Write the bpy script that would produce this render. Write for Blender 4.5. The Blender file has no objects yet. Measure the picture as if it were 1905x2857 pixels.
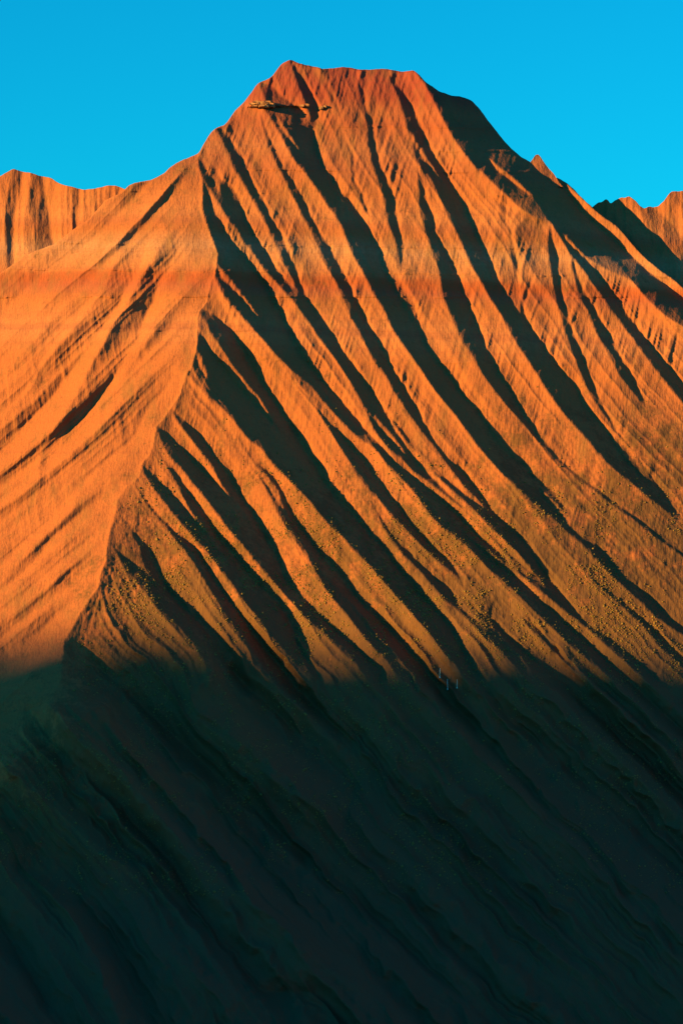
import bpy, math, random
import numpy as np

# ------------------------------------------------------------------ camera, sky, sun, exposure
scene = bpy.context.scene
COL = scene.collection
M = 0.25                       # metres per unit of the drawing plane at the mountain
DIST = 2000.0                  # metres from the camera to the middle of the mountain
FW, FH = 1905.0, 2857.0

cam_data = bpy.data.cameras.new('camera')
cam = bpy.data.objects.new('camera', cam_data)
COL.objects.link(cam)
cam_data.sensor_fit = 'HORIZONTAL'
cam_data.sensor_width = 24.0
cam_data.lens = 24.0 * DIST / (FW * M)
cam_data.clip_start = 1.0
cam_data.clip_end = 60000.0
cam.location = (0.0, -DIST, 0.0)
cam.rotation_euler = (math.radians(90), 0, 0)
scene.camera = cam

SUN_EL = math.radians(12.0)
SUN_A = 0.45                                        # how far the sun stands towards the camera side
hx, hy = -1.0, -SUN_A
hl = math.hypot(hx, hy)
SUN_DIR = np.array([hx / hl * math.cos(SUN_EL), hy / hl * math.cos(SUN_EL), math.sin(SUN_EL)])   # towards the sun
SUN_B = math.tan(SUN_EL) * hl                       # drop of a sun ray per unit travelled to the right

world = bpy.data.worlds.new('World')
scene.world = world
world.use_nodes = True
nt = world.node_tree
nt.nodes.clear()
sky = nt.nodes.new('ShaderNodeTexSky')
sky.sky_type = 'NISHITA'
sky.sun_disc = False
sky.sun_elevation = SUN_EL
sky.sun_rotation = math.atan2(SUN_DIR[0], SUN_DIR[1])
sky.altitude = 800
sky.air_density = 1.0
sky.dust_density = 0.1
sky.ozone_density = 2.0
tint = nt.nodes.new('ShaderNodeMix')
tint.data_type = 'RGBA'
tint.blend_type = 'MULTIPLY'
tint.inputs['Factor'].default_value = 1.0
tint.inputs[7].default_value = SKY_TINT = (0.012, 0.98, 1.32, 1)
bg = nt.nodes.new('ShaderNodeBackground')
bg.inputs['Strength'].default_value = 0.0885
wo = nt.nodes.new('ShaderNodeOutputWorld')
nt.links.new(sky.outputs[0], tint.inputs[6])
nt.links.new(tint.outputs[2], bg.inputs[0])
nt.links.new(bg.outputs[0], wo.inputs[0])

sun_data = bpy.data.lights.new('sun', 'SUN')
sun_data.energy = 5.0
sun_data.angle = math.radians(0.53)
sun_data.color = (1.0, 0.86, 0.17)
sun = bpy.data.objects.new('sun', sun_data)
COL.objects.link(sun)
from mathutils import Vector
sun.rotation_euler = Vector(tuple(SUN_DIR)).to_track_quat('Z', 'Y').to_euler()

vs = scene.view_settings
vs.view_transform = 'Standard'
vs.look = 'None'
vs.exposure = 0.62
vs.gamma = 1.0
vs.use_curve_mapping = False
scene.cycles.max_bounces = 4
scene.cycles.diffuse_bounces = 1
scene.cycles.sample_clamp_indirect = 0.03

# ------------------------------------------------------------------ surveyed lines of the mountain
SPINE = "552,427 552,464 563,494 565,533 563,580 576,628 579,635 592,670 606,705 603,728 598,766 585,791 576,842 558,865 549,887 549,919 549,957 541,992 533,1024 515,1046 515,1060 506,1078 502,1098 476,1136 454,1171 435,1190 427,1238 419,1267 397,1289 387,1331 355,1356 327,1394 320,1433 306,1477 298,1516 298,1519 293,1567 277,1605 274,1637 249,1669 223,1707 198,1755 179,1787 175,1828 171,1900 129,1961 80,1986 37,2022 -92,2102 -245,2188"
STRIPS = """
293,1541 281,1596 271,1634 239,1679 214,1723 182,1777 | 316,1526 332,1551 354,1592 380,1624 405,1653 437,1698 469,1736 501,1771 526,1803 561,1838 596,1867 508,1973 612,2053 704,2133 796,2200 888,2261 1041,2390
92,1992 153,2078 245,2176 343,2267 429,2353 520,2451 | 129,1961 220,2047 288,2108 361,2169 429,2261 490,2322 612,2451
37,2022 122,2145 202,2243 306,2329 380,2408 490,2512 612,2635 735,2769 | 67,2047 153,2127 208,2176 306,2267 392,2353 490,2420 557,2451 612,2488 710,2561 796,2616 906,2702 1041,2818
-122,2084 0,2206 73,2280 153,2390 214,2451 276,2512 343,2635 392,2757 429,2855 | -61,2053 37,2163 153,2255 208,2310 276,2384 367,2420 416,2439 453,2512 527,2604 582,2684 643,2757 735,2855
-245,2206 -122,2390 0,2573 92,2727 153,2855 | -184,2145 0,2298 73,2365 104,2427 165,2512 202,2573 245,2659 288,2733 331,2818 349,2880
303,1503 319,1529 348,1551 373,1573 402,1596 421,1621 450,1653 | 335,1442 357,1468 376,1503 392,1532 399,1570 418,1605 424,1612 450,1653
338,1441 360,1462 383,1493 408,1522 427,1557 440,1589 450,1608 459,1624 469,1643 488,1672 517,1698 542,1726 571,1758 596,1793 619,1832 626,1844 651,1870 677,1902 705,1930 | 390,1375 416,1417 441,1445 467,1477 492,1512 517,1535 524,1550 539,1567 561,1605 584,1640 609,1679 628,1710 641,1726 664,1758 689,1793 708,1825 728,1857 753,1889 791,1934
392,1372 422,1415 448,1442 473,1468 499,1496 527,1512 533,1522 543,1528 555,1548 571,1570 590,1602 606,1628 616,1643 622,1653 638,1672 664,1704 689,1739 705,1768 728,1797 759,1835 785,1860 804,1886 823,1915 852,1946 | 395,1296 403,1321 422,1353 441,1378 467,1414 492,1445 521,1477 550,1509 577,1541 603,1573 619,1599 628,1602 648,1631 670,1666 689,1688 712,1717 734,1746 756,1774 779,1803 804,1832 826,1854 855,1886 903,1937
398,1296 409,1310 429,1327 441,1343 467,1369 492,1391 521,1426 550,1461 572,1490 588,1512 606,1543 | 429,1241 441,1267 454,1283 473,1315 499,1356 515,1398 531,1426 553,1458 575,1490 594,1519 606,1543
430,1241 457,1281 486,1315 505,1343 527,1375 547,1404 569,1426 588,1461 607,1496 610,1500 629,1522 632,1526 664,1557 683,1589 705,1615 740,1650 775,1682 798,1710 820,1765 836,1809 874,1860 906,1915 935,1962 | 435,1190 438,1200 454,1241 473,1273 502,1302 527,1334 553,1369 582,1404 610,1442 633,1471 661,1503 683,1526 693,1541 705,1557 734,1592 759,1621 788,1650 817,1685 846,1717 874,1742 906,1771 938,1803 970,1835 1002,1864 1046,1902 1100,1953
441,1187 460,1203 486,1232 515,1260 537,1286 556,1308 578,1331 601,1347 620,1366 640,1389 | 476,1139 496,1174 518,1203 537,1229 559,1254 582,1283 598,1308 610,1337 626,1366 640,1389
480,1139 502,1162 527,1187 547,1203 562,1216 572,1232 598,1273 620,1302 642,1337 668,1375 696,1417 716,1449 741,1496 763,1535 764,1541 779,1570 788,1605 804,1628 836,1663 861,1688 887,1717 912,1739 938,1765 967,1793 1002,1816 1030,1844 1072,1873 957,2329 1067,2420 1202,2543 1325,2665 1496,2818 | 537,1027 588,1114 643,1193 700,1291 722,1327 741,1362 761,1401 780,1439 799,1474 823,1500 821,1506 855,1548 887,1605 906,1640 928,1669 948,1691 967,1712 999,1755 1030,1793 1050,1816 1062,1822 1082,1848 1101,1876 1133,1911 1178,1962
643,1193 700,1292 719,1321 748,1359 770,1398 796,1433 812,1455 | 644,1193 710,1292 735,1315 761,1347 780,1375 789,1407 812,1455
645,1193 713,1292 748,1315 773,1347 788,1372 799,1398 808,1423 828,1452 847,1480 869,1512 881,1526 891,1544 903,1557 928,1583 954,1615 976,1647 1002,1679 1030,1707 1050,1723 1056,1733 1076,1749 1078,1755 1104,1784 1133,1816 1155,1838 1178,1857 1193,1879 1241,1946 | 538,1027 537,1050 556,1076 582,1101 610,1130 636,1152 665,1190 696,1229 726,1248 751,1283 773,1311 799,1334 821,1356 843,1375 869,1404 891,1433 917,1465 942,1487 960,1500 965,1509 989,1538 1024,1570 1053,1605 1078,1631 1082,1637 1114,1675 1142,1704 1168,1736 1190,1765 1209,1797 1232,1825 1257,1854 1280,1883 1305,1918 1337,1950 1465,2218 1557,2298 1680,2433 1735,2506 1802,2573
544,973 552,1002 560,1024 569,1043 580,1057 | 548,964 563,992 576,1027 581,1057
549,912 569,941 585,976 601,999 620,1021 639,1046 659,1072 671,1085 694,1111 726,1139 745,1162 764,1187 793,1224 | 552,871 576,900 588,932 608,957 627,983 646,1015 668,1043 690,1072 719,1104 738,1133 754,1162 770,1190 794,1224
560,858 585,871 611,887 627,906 649,922 659,951 678,979 697,1015 716,1046 735,1078 738,1082 764,1117 789,1155 812,1187 834,1225 859,1270 879,1292 898,1331 917,1362 936,1388 971,1420 997,1449 1019,1477 1038,1503 1060,1519 1054,1525 1079,1545 1101,1577 1123,1602 1149,1634 1174,1666 1197,1688 1216,1707 1241,1736 1260,1765 1280,1797 1299,1835 1315,1867 1337,1899 1369,1940 1401,1978 | 598,766 671,954 732,1002 780,1044 818,1069 856,1107 882,1142 904,1181 930,1219 952,1257 977,1296 1003,1337 1019,1366 1028,1388 1044,1417 1067,1465 1092,1503 1101,1510 1114,1535 1142,1564 1171,1592 1193,1618 1216,1643 1238,1672 1270,1695 1299,1723 1327,1755 1350,1781 1388,1806 1433,1857 1496,1915
598,766 672,954 733,1002 780,1044 819,1069 857,1107 882,1142 905,1181 930,1219 953,1257 978,1296 1004,1337 1020,1366 1029,1388 1048,1417 1073,1465 1099,1500 1107,1510 1136,1535 1162,1567 1190,1592 1222,1624 1248,1634 1264,1659 1273,1685 1296,1707 1324,1730 1343,1739 1364,1753 | 599,766 673,954 734,1002 782,1044 820,1069 858,1107 884,1142 906,1181 932,1219 954,1257 979,1296 1006,1337 1035,1372 1067,1404 1095,1439 1127,1474 1162,1506 1171,1519 1200,1545 1232,1573 1273,1605 1292,1637 1308,1672 1324,1704 1347,1730 1365,1753
599,766 674,954 734,1002 782,1044 821,1069 863,1109 888,1141 920,1178 955,1219 987,1257 1019,1292 1041,1324 1067,1356 1089,1385 1118,1417 1140,1452 1150,1468 1178,1496 1203,1526 1235,1551 1260,1577 1280,1607 1294,1637 1310,1672 1326,1704 1353,1720 1382,1736 1407,1768 1433,1790 1468,1819 1496,1848 1528,1876 | 600,766 614,807 636,836 659,865 684,893 710,922 741,954 767,986 792,1011 824,1040 863,1071 885,1098 907,1127 933,1155 955,1178 977,1200 1000,1222 1032,1241 1057,1264 1083,1296 1111,1327 1140,1356 1169,1391 1176,1404 1201,1439 1233,1471 1268,1496 1300,1522 1315,1538 1343,1567 1372,1592 1401,1618 1417,1637 1433,1679 1452,1720 1474,1749 1496,1774 1522,1803 1550,1825
1418,1637 1434,1679 1453,1720 1487,1746 1519,1768 1550,1795 1555,1820 1628,1874 | 1420,1637 1433,1650 1465,1679 1490,1704 1501,1715 1533,1746 1564,1775 1596,1807 1660,1858
604,740 620,775 649,804 671,830 690,852 710,877 725,891 | 608,726 620,753 639,772 662,801 684,830 700,852 716,874 726,891
568,498 588,561 601,596 603,600 620,632 627,641 649,673 671,705 697,737 719,772 741,795 751,820 770,855 792,887 805,922 828,964 847,999 879,1037 891,1050 904,1069 936,1101 974,1142 1000,1174 1022,1203 1048,1229 1076,1259 1102,1292 1137,1321 1166,1343 1198,1369 1227,1398 1271,1433 1309,1474 1341,1506 1373,1528 1394,1545 1420,1577 1445,1592 1474,1612 1512,1616 | 569,497 595,542 617,577 630,600 639,616 659,632 678,673 703,699 722,731 741,759 767,783 799,820 828,852 853,890 879,922 907,964 933,999 958,1037 968,1050 993,1098 1019,1142 1038,1187 1060,1222 1092,1257 1127,1286 1159,1318 1198,1347 1230,1372 1262,1398 1287,1417 1322,1452 1354,1487 1383,1512 1407,1538 1445,1573 1477,1599 1514,1616
1287,1480 1316,1509 1341,1532 1347,1535 1369,1561 1398,1586 1426,1605 1446,1616 1458,1631 1482,1648 1487,1656 1510,1679 1516,1688 1539,1705 1564,1730 1596,1759 1628,1788 | 1290,1480 1319,1508 1345,1528 1356,1535 1388,1554 1417,1577 1437,1585 1449,1602 1469,1614 1477,1624 1507,1646 1512,1653 1542,1676 1571,1702 1603,1724 1641,1756 1676,1788
1038,1152 1054,1187 1079,1216 1108,1248 1134,1274 | 1039,1152 1067,1184 1092,1213 1115,1241 1136,1274
1081,1162 1102,1200 1124,1235 1146,1270 1172,1305 1182,1315 1214,1340 1255,1382 1284,1407 1290,1417 1325,1452 1357,1487 1386,1512 1410,1538 1449,1573 1480,1599 1516,1616 | 1084,1162 1111,1200 1137,1238 1162,1260 1182,1289 1191,1296 1214,1324 1246,1353 1287,1390 1329,1429 1357,1461 1392,1493 1421,1522 1433,1529 1465,1564 1496,1592 1517,1616
585,464 598,482 620,501 646,520 665,545 675,577 684,600 687,616 703,645 722,673 745,705 767,740 789,769 812,798 827,811 | 603,360 620,392 639,431 652,469 671,498 690,533 710,565 732,603 751,641 748,645 767,680 786,721 802,753 818,782 828,811
552,427 571,462 | 601,360 608,392 611,462
719,227 684,281 630,345 614,359 633,370 646,396 668,424 684,456 700,491 710,520 732,552 745,574 757,606 773,638 780,641 796,673 812,718 828,747 834,779 847,810 863,846 891,877 914,906 936,944 958,979 986,1015 1014,1059 1038,1091 1054,1117 1083,1155 1115,1190 1146,1235 1169,1270 1191,1299 1220,1324 1246,1337 1284,1369 1316,1394 1356,1422 | 722,227 732,255 741,281 726,300 722,313 732,348 745,396 761,431 777,469 799,507 815,542 834,580 840,600 850,612 866,641 882,677 901,718 920,756 936,788 952,823 971,861 979,887 1008,935 1030,983 1052,1021 1076,1050 1081,1059 1102,1098 1124,1130 1150,1168 1182,1209 1214,1248 1242,1286 1271,1324 1293,1356 1329,1388 1357,1422
732,227 757,236 777,258 796,274 821,293 | 808,166 821,207 834,242 847,271 855,293
726,309 738,348 754,386 767,415 783,447 799,482 818,510 840,539 853,568 869,603 888,638 891,645 920,689 942,734 965,766 976,798 995,836 1014,874 1033,912 1056,954 1081,999 1103,1040 1126,1078 1134,1091 1156,1130 1175,1155 1182,1178 1188,1190 1204,1219 1227,1254 1255,1289 1284,1315 1309,1340 1332,1372 1357,1404 1380,1433 1408,1461 1434,1487 1456,1506 1462,1517 1477,1529 1485,1549 1493,1557 1504,1581 1506,1589 1523,1606 1545,1632 1571,1664 1596,1695 1625,1730 1654,1753 1692,1778 1724,1800 | 741,308 761,338 780,370 799,408 821,447 847,475 869,507 891,536 910,568 933,596 952,628 979,699 998,734 1021,772 1040,817 1062,849 1081,884 1097,922 1119,954 1145,989 1167,1021 1193,1059 1220,1098 1252,1136 1281,1174 1309,1206 1329,1238 1357,1270 1383,1302 1411,1334 1424,1338 1443,1362 1475,1388 1469,1405 1533,1479 1596,1555 1635,1600 1666,1632 1692,1654 1718,1676 1749,1705 1781,1734 1807,1762 1835,1800
1426,1338 1470,1405 1534,1479 1598,1555 1636,1600 1670,1628 1702,1654 1730,1676 1762,1702 1794,1730 1826,1759 1867,1800 | 1427,1338 1431,1354 1462,1383 1494,1408 1526,1431 1558,1459 1587,1488 1615,1510 1644,1539 1670,1568 1692,1590 1724,1622 1756,1651 1794,1683 1826,1718 1864,1746 1905,1772
770,322 786,360 812,392 834,418 853,443 885,480 | 773,322 799,360 824,399 840,424 863,456 886,480
818,169 837,204 853,236 872,262 885,293 891,329 875,370 879,415 895,453 910,482 933,514 958,542 979,561 998,590 1005,600 1017,622 1024,626 1040,664 1056,692 1075,721 1094,759 1107,791 1119,823 1129,858 1148,893 1173,925 | 885,198 904,239 920,271 939,309 955,341 962,348 968,373 968,405 979,437 979,501 1001,542 1017,590 1037,610 1056,683 1062,734 1088,779 1113,830 1151,887 1174,925
887,198 917,242 936,278 947,309 958,341 963,348 971,373 970,402 986,437 989,501 1011,542 1027,590 1046,635 1056,648 1057,683 1063,734 1089,779 1114,830 1153,887 1174,925 | 989,191 1001,252 1014,303 1024,354 1027,405 1037,453 1052,494 1065,542 1078,596 1084,628 1091,641 1103,677 1113,715 1116,750 1119,779 1139,817 1151,852 1161,897 1175,925
992,191 1011,249 1021,287 1033,329 1046,373 1048,421 1062,456 1078,494 1097,536 1103,571 1110,606 1113,632 1124,680 1124,728 1119,753 1123,782 1143,817 1158,849 1167,897 1177,948 1199,986 1225,1015 1250,1046 1279,1088 1309,1120 1338,1158 1360,1187 1376,1219 1405,1254 1437,1283 1462,1302 1478,1319 1488,1334 1510,1348 1517,1359 1542,1367 1552,1382 1555,1396 1577,1414 1560,1431 1577,1463 1609,1488 1635,1507 1670,1526 1689,1549 1702,1574 1724,1603 1743,1622 1769,1632 1794,1657 1826,1683 1851,1711 1877,1734 1905,1753 | 1081,201 1100,246 1116,284 1129,325 1135,357 1148,399 1158,437 1161,469 1167,510 1167,549 1170,587 1180,619 1190,657 1202,696 1218,731 1225,759 1231,798 1234,826 1250,861 1263,897 1282,932 1301,967 1327,1005 1343,1037 1368,1072 1373,1079 1399,1111 1424,1142 1453,1178 1485,1213 1517,1245 1552,1283 1574,1302 1603,1329 1606,1334 1635,1351 1654,1364 1676,1383 1708,1408 1740,1431 1772,1453 1807,1479 1835,1504 1867,1526 1905,1552
1501,1361 1520,1389 1545,1410 1559,1429 | 1504,1359 1529,1383 1555,1405 1561,1429
1162,450 1174,494 1183,526 1196,571 1209,612 1215,645 1231,677 1253,718 1272,753 1285,785 1293,820 1308,836 1317,871 1330,903 1349,944 1359,976 1378,1008 1397,1053 1421,1085 1443,1120 1459,1152 1482,1184 1494,1209 1523,1238 1542,1260 1558,1281 1580,1299 1609,1322 1635,1345 1657,1359 1679,1373 1711,1402 1743,1423 1778,1445 1810,1471 1839,1496 1871,1520 1905,1547 | 1166,450 1186,475 1206,504 1221,539 1237,577 1253,609 1272,645 1292,686 1308,728 1327,759 1346,791 1362,823 1384,855 1406,893 1424,927 1446,965 1475,1009 1501,1048 1526,1089 1555,1131 1584,1166 1612,1198 1641,1229 1670,1265 1698,1296 1724,1319 1756,1341 1784,1367 1820,1396 1851,1421 1905,1450
1139,370 1167,418 1190,453 1212,482 1237,509 | 1151,370 1177,411 1202,453 1221,482 1239,509
1084,201 1103,233 1119,249 1135,274 1151,300 1167,332 1180,360 1193,396 1206,421 1221,450 1237,472 1253,501 1269,529 1285,558 1301,596 1311,622 1324,641 1339,677 1355,705 1368,721 1378,753 1394,785 1410,820 1426,836 1438,855 1453,878 | 1158,196 1183,230 1209,278 1225,313 1247,354 1266,386 1288,418 1314,450 1330,472 1343,491 1359,526 1384,565 1406,596 1416,600 1419,638 1422,696 1432,753 1442,788 1448,820 1454,878
1331,472 1344,491 1360,526 1387,561 1418,579 1413,593 1424,630 1434,681 1443,716 1446,757 1446,795 1450,824 1459,850 1459,859 1469,888 1482,914 1507,952 1533,987 1558,1022 1587,1054 1615,1096 1628,1134 1654,1162 1679,1188 1705,1223 1724,1258 1749,1287 1765,1306 1778,1316 1788,1326 1820,1351 1845,1383 1871,1408 1905,1443 | 1332,472 1346,478 1375,510 1400,533 1429,558 1434,566 1462,588 1497,607 1533,614 1528,655 1529,706 1534,744 1542,789 1552,830 1558,862 1564,885 1577,930 1593,971 1609,1016 1628,1057 1641,1092 1666,1131 1692,1166 1711,1198 1743,1236 1778,1280 1804,1319 1823,1347
1534,617 1541,655 1547,687 1553,719 1560,767 1564,811 1574,850 1587,888 1603,933 1615,971 1628,1006 1647,1054 1662,1096 1682,1134 1702,1166 1718,1198 1746,1234 1783,1277 1807,1317 1828,1347 | 1536,616 1558,652 1577,684 1593,716 1596,751 1606,789 1615,821 1631,850 1647,885 1663,930 1686,968 1705,1003 1727,1045 1749,1073 1772,1102 1794,1127 1807,1150 1835,1188 1867,1245 1893,1296
1596,722 1612,767 1625,799 1638,830 1651,850 1657,859 1676,888 1692,923 1714,958 1737,1003 1759,1038 1775,1070 1791,1105 1808,1149 1837,1188 1869,1245 1894,1296 | 1598,720 1622,744 1641,770 1657,795 1676,824 1695,850 1695,856 1721,885 1743,917 1765,942 1791,981 1820,1019 1848,1054 1871,1083 1893,1111 1947,1175
1561,644 1584,677 1603,697 1631,719 1654,748 1679,779 1702,805 1724,837 1740,866 1769,898 1791,930 1820,965 1848,1003 1877,1035 1905,1070 1947,1124 | 1563,643 1593,673 1625,705 1647,724 1679,743 1714,760 1759,779 1781,805 1807,834 1823,850 1835,862 1851,876 1883,898 1905,909 1979,946
1359,439 1384,472 1413,494 1443,518 1487,549 | 1362,438 1390,464 1422,486 1453,515 1489,549
1622,667 1647,688 1670,701 | 1627,667 1654,683 1671,701
1569,507 1584,537 1603,563 1622,591 1657,623 1692,654 1718,677 1743,700 1772,722 1797,748 1829,773 1867,802 1905,829 2011,910 | 1574,504 1596,528 1625,553 1654,579 1682,604 1721,630 1749,661 1775,693 1804,722 1835,748 1871,773 1905,802 2011,878
"""
FLANKS = """
379,648 348,686 319,737 306,778 281,817 249,861 220,896 198,919 159,964 134,999 105,1040 86,1079 54,1117 19,1152 -32,1193 | 402,673 395,724 376,772 344,817 328,861 287,909 287,919 261,954 236,986 198,1037 166,1079 140,1114 105,1149 70,1187 32,1228 -19,1283 | 1
293,794 249,817 198,845 143,896 105,941 64,989 19,1034 -32,1059 | 306,788 261,826 223,865 204,900 191,906 156,951 118,1005 96,1053 77,1082 41,1120 0,1155 -38,1193 | 0.7
469,641 440,705 415,737 392,778 367,823 344,861 322,890 309,919 281,970 255,1012 236,1053 204,1117 179,1155 156,1187 134,1225 108,1276 | 491,641 488,721 459,756 440,794 427,842 408,874 395,910 395,922 383,945 357,983 328,1028 300,1079 265,1123 236,1165 207,1203 169,1235 128,1276 | 1.1
105,1212 57,1260 19,1289 -32,1330 | 191,1104 166,1155 140,1203 118,1251 99,1295 48,1337 0,1372 -48,1410 | 0.7
510,833 437,919 411,951 376,1002 338,1059 319,1095 281,1133 | 500,900 475,929 446,961 402,1005 360,1053 325,1095 287,1136 | 0.6
223,1212 179,1251 128,1292 64,1337 19,1372 -32,1404 | 242,1212 191,1254 143,1295 77,1340 32,1375 -19,1410 | 0.5
446,1005 424,1021 379,1066 344,1107 319,1142 287,1187 249,1225 204,1267 153,1308 96,1353 57,1385 29,1404 -19,1436 | 500,1028 478,1059 450,1095 415,1130 392,1181 364,1232 325,1257 287,1292 249,1330 210,1372 179,1407 143,1442 105,1478 57,1525 0,1580 -48,1615 | 0.8
281,1360 249,1382 204,1414 166,1458 121,1500 89,1538 54,1573 19,1615 -19,1647 | 306,1360 287,1369 236,1420 191,1455 150,1493 112,1548 64,1602 32,1631 -19,1669 | 0.7
281,1446 233,1478 191,1503 150,1529 108,1573 57,1624 0,1669 -32,1694 | 306,1446 271,1487 223,1529 179,1560 140,1592 96,1631 48,1682 0,1723 -32,1752 | 0.8
297,1503 249,1529 204,1557 159,1592 108,1627 57,1669 19,1704 -19,1739 | 293,1541 249,1580 204,1624 166,1662 121,1694 80,1723 38,1758 -19,1796 | 0.8
210,1643 166,1685 128,1704 83,1733 32,1774 -19,1812 | 223,1653 179,1694 153,1720 121,1755 70,1784 32,1809 -19,1847 | 0.6
242,616 191,654 147,683 89,702 38,731 0,766 -48,801 | 376,562 338,609 306,638 255,676 204,705 166,727 134,753 102,775 77,798 41,836 -6,877 | 0.5
415,603 364,648 300,692 242,737 191,769 140,810 80,865 19,903 -32,935 | 446,603 395,641 348,680 297,721 255,753 223,772 172,817 121,861 64,909 0,950 | 0.35
"""
FAR_FLANKS = """
35,479 22,539 13,584 14,641 19,747 | 54,546 41,609 40,657 40,737 | 1.3
85,482 85,546 86,609 92,654 91,705 | 128,558 139,609 140,641 148,680 | 1.3
191,527 182,578 183,625 188,654 | 220,555 212,593 210,622 220,641 | 0.8
298,517 293,536 281,555 | 338,525 328,546 306,558 | 0.8
"""
SKYLINE = "-478,1024 -191,880 -48,794 22,747 41,731 92,700 147,681 185,654 210,635 249,609 281,574 293,558 338,536 354,522 370,509 424,501 459,482 478,463 500,450 552,427 571,399 585,373 601,357 630,345 652,313 684,281 703,252 719,232 735,225 761,209 783,180 802,167 815,167 834,176 863,182 904,190 933,190 955,184 980,187 992,191 1017,193 1078,190 1119,198 1155,196 1164,203 1183,223 1225,254 1257,265 1298,270 1317,281 1336,300 1368,345 1406,392 1424,410 1445,427 1453,435 1480,453 1497,469 1548,492 1571,502 1587,513 1612,540 1654,579 1682,604 1721,630 1749,661 1775,693 1804,722 1835,748 1871,773 1905,802 2075,942"
SKY_FAR_LEFT = "-383,609 -223,546 -96,507 0,491 38,469 64,479 86,480 112,490 143,495 159,509 191,519 230,528 261,525 303,516 322,517 348,526 367,546 399,584"
SKY_FAR_RIGHT = "1596,623 1628,591 1654,575 1670,566 1689,555 1706,567 1724,550 1753,548 1769,556 1788,579 1810,575 1835,575 1851,559 1877,532 1893,531 1905,533 1963,550 2043,591 2138,579"
SKY_PINNACLE = "1453,473 1480,451 1497,429 1504,433 1523,461 1548,492 1571,528"

# ------------------------------------------------------------------ helpers
def parse(s):
    return np.array([[float(x) for x in p.split(',')] for p in s.split()])

def along_v(p, v):                 # u of a line at each v, straight continuation at both ends
    r = np.interp(v, p[:, 1], p[:, 0])
    n = len(p)
    a, b = p[0], p[min(2, n - 1)]
    t = np.clip((b[0] - a[0]) / max(b[1] - a[1], 1e-3), -1.6, 1.6)
    r = np.where(v < a[1], a[0] + (v - a[1]) * t, r)
    return r

def value_noise(x, y, seed):
    rng = np.random.RandomState(seed)
    t = rng.rand(256, 256)
    xi = np.floor(x).astype(np.int64); yi = np.floor(y).astype(np.int64)
    fx = x - xi; fy = y - yi
    fx = fx * fx * fx * (fx * (fx * 6 - 15) + 10); fy = fy * fy * fy * (fy * (fy * 6 - 15) + 10)
    x0 = xi & 255; x1 = (xi + 1) & 255; y0 = yi & 255; y1 = (yi + 1) & 255
    return (t[y0, x0] * (1 - fx) + t[y0, x1] * fx) * (1 - fy) + (t[y1, x0] * (1 - fx) + t[y1, x1] * fx) * fy

def fbm(x, y, seed, octaves=4, gain=0.5):
    s = 0; a = 1.0; n = 0
    for k in range(octaves):
        s = s + a * value_noise(x * 2 ** k + 17.3 * k, y * 2 ** k + 5.1 * k, seed + k); n += a; a *= gain
    return s / n - 0.5

def ridged(x, y, seed):
    return 1 - np.abs(2 * value_noise(x, y, seed) - 1)

def blur(a, sy, sx):
    for ax, s in ((0, sy), (1, sx)):
        if s <= 0: continue
        r = int(3 * s) + 1
        k = np.exp(-0.5 * (np.arange(-r, r + 1) / s) ** 2); k /= k.sum()
        n = a.shape[ax]
        pad = [(0, 0), (0, 0)]; pad[ax] = (r, r)
        p = np.pad(a, pad, mode='edge')
        m = 1 << int(math.ceil(math.log2(n + 4 * r)))
        f = np.fft.irfft(np.fft.rfft(p, m, axis=ax) * np.fft.rfft(k, m)[(slice(None), None) if ax == 0 else (None, slice(None))], m, axis=ax)
        a = f[2 * r:2 * r + n] if ax == 0 else f[:, 2 * r:2 * r + n]
    return a

def solve_surface(gu, gv, base, reach):
    """depth whose slopes follow gu, gv as closely as they can, held loosely to a base surface (reach in cells)"""
    bu = np.diff(base, axis=1); bv = np.diff(base, axis=0)
    ru = 0.5 * (gu[:, 1:] + gu[:, :-1]) - bu
    rv = 0.5 * (gv[1:] + gv[:-1]) - bv
    div = np.zeros_like(base)
    div[:, :-1] += ru; div[:, 1:] -= ru
    div[:-1] += rv; div[1:] -= rv
    h, w = base.shape
    m = np.concatenate([div, div[::-1]], 0); m = np.concatenate([m, m[:, ::-1]], 1)
    F = np.fft.rfft2(-m)
    ky = 2 * np.pi * np.arange(2 * h) / (2 * h); kx = 2 * np.pi * np.arange(w + 1) / (2 * w)
    den = (4 - 2 * np.cos(ky)[:, None] - 2 * np.cos(kx)[None]) + 1.0 / reach ** 2
    return base + np.fft.irfft2(F / den, s=(2 * h, 2 * w))[:h, :w]

def world_pt(u, v, y):             # drawing plane + depth (drawing units) -> metres
    t = 1.0 + y * M / DIST
    return (u - FW / 2) * M * t, y * M, (FH / 2 - v) * M * t

def sample(r, u0, v0, c, u, v):
    x = np.clip((u - u0) / c, 0, r.shape[1] - 1.001); y = np.clip((v - v0) / c, 0, r.shape[0] - 1.001)
    xi = x.astype(int); yi = y.astype(int); fx = x - xi; fy = y - yi
    return (r[yi, xi] * (1 - fx) + r[yi, xi + 1] * fx) * (1 - fy) + (r[yi + 1, xi] * (1 - fx) + r[yi + 1, xi + 1] * fx) * fy

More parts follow.
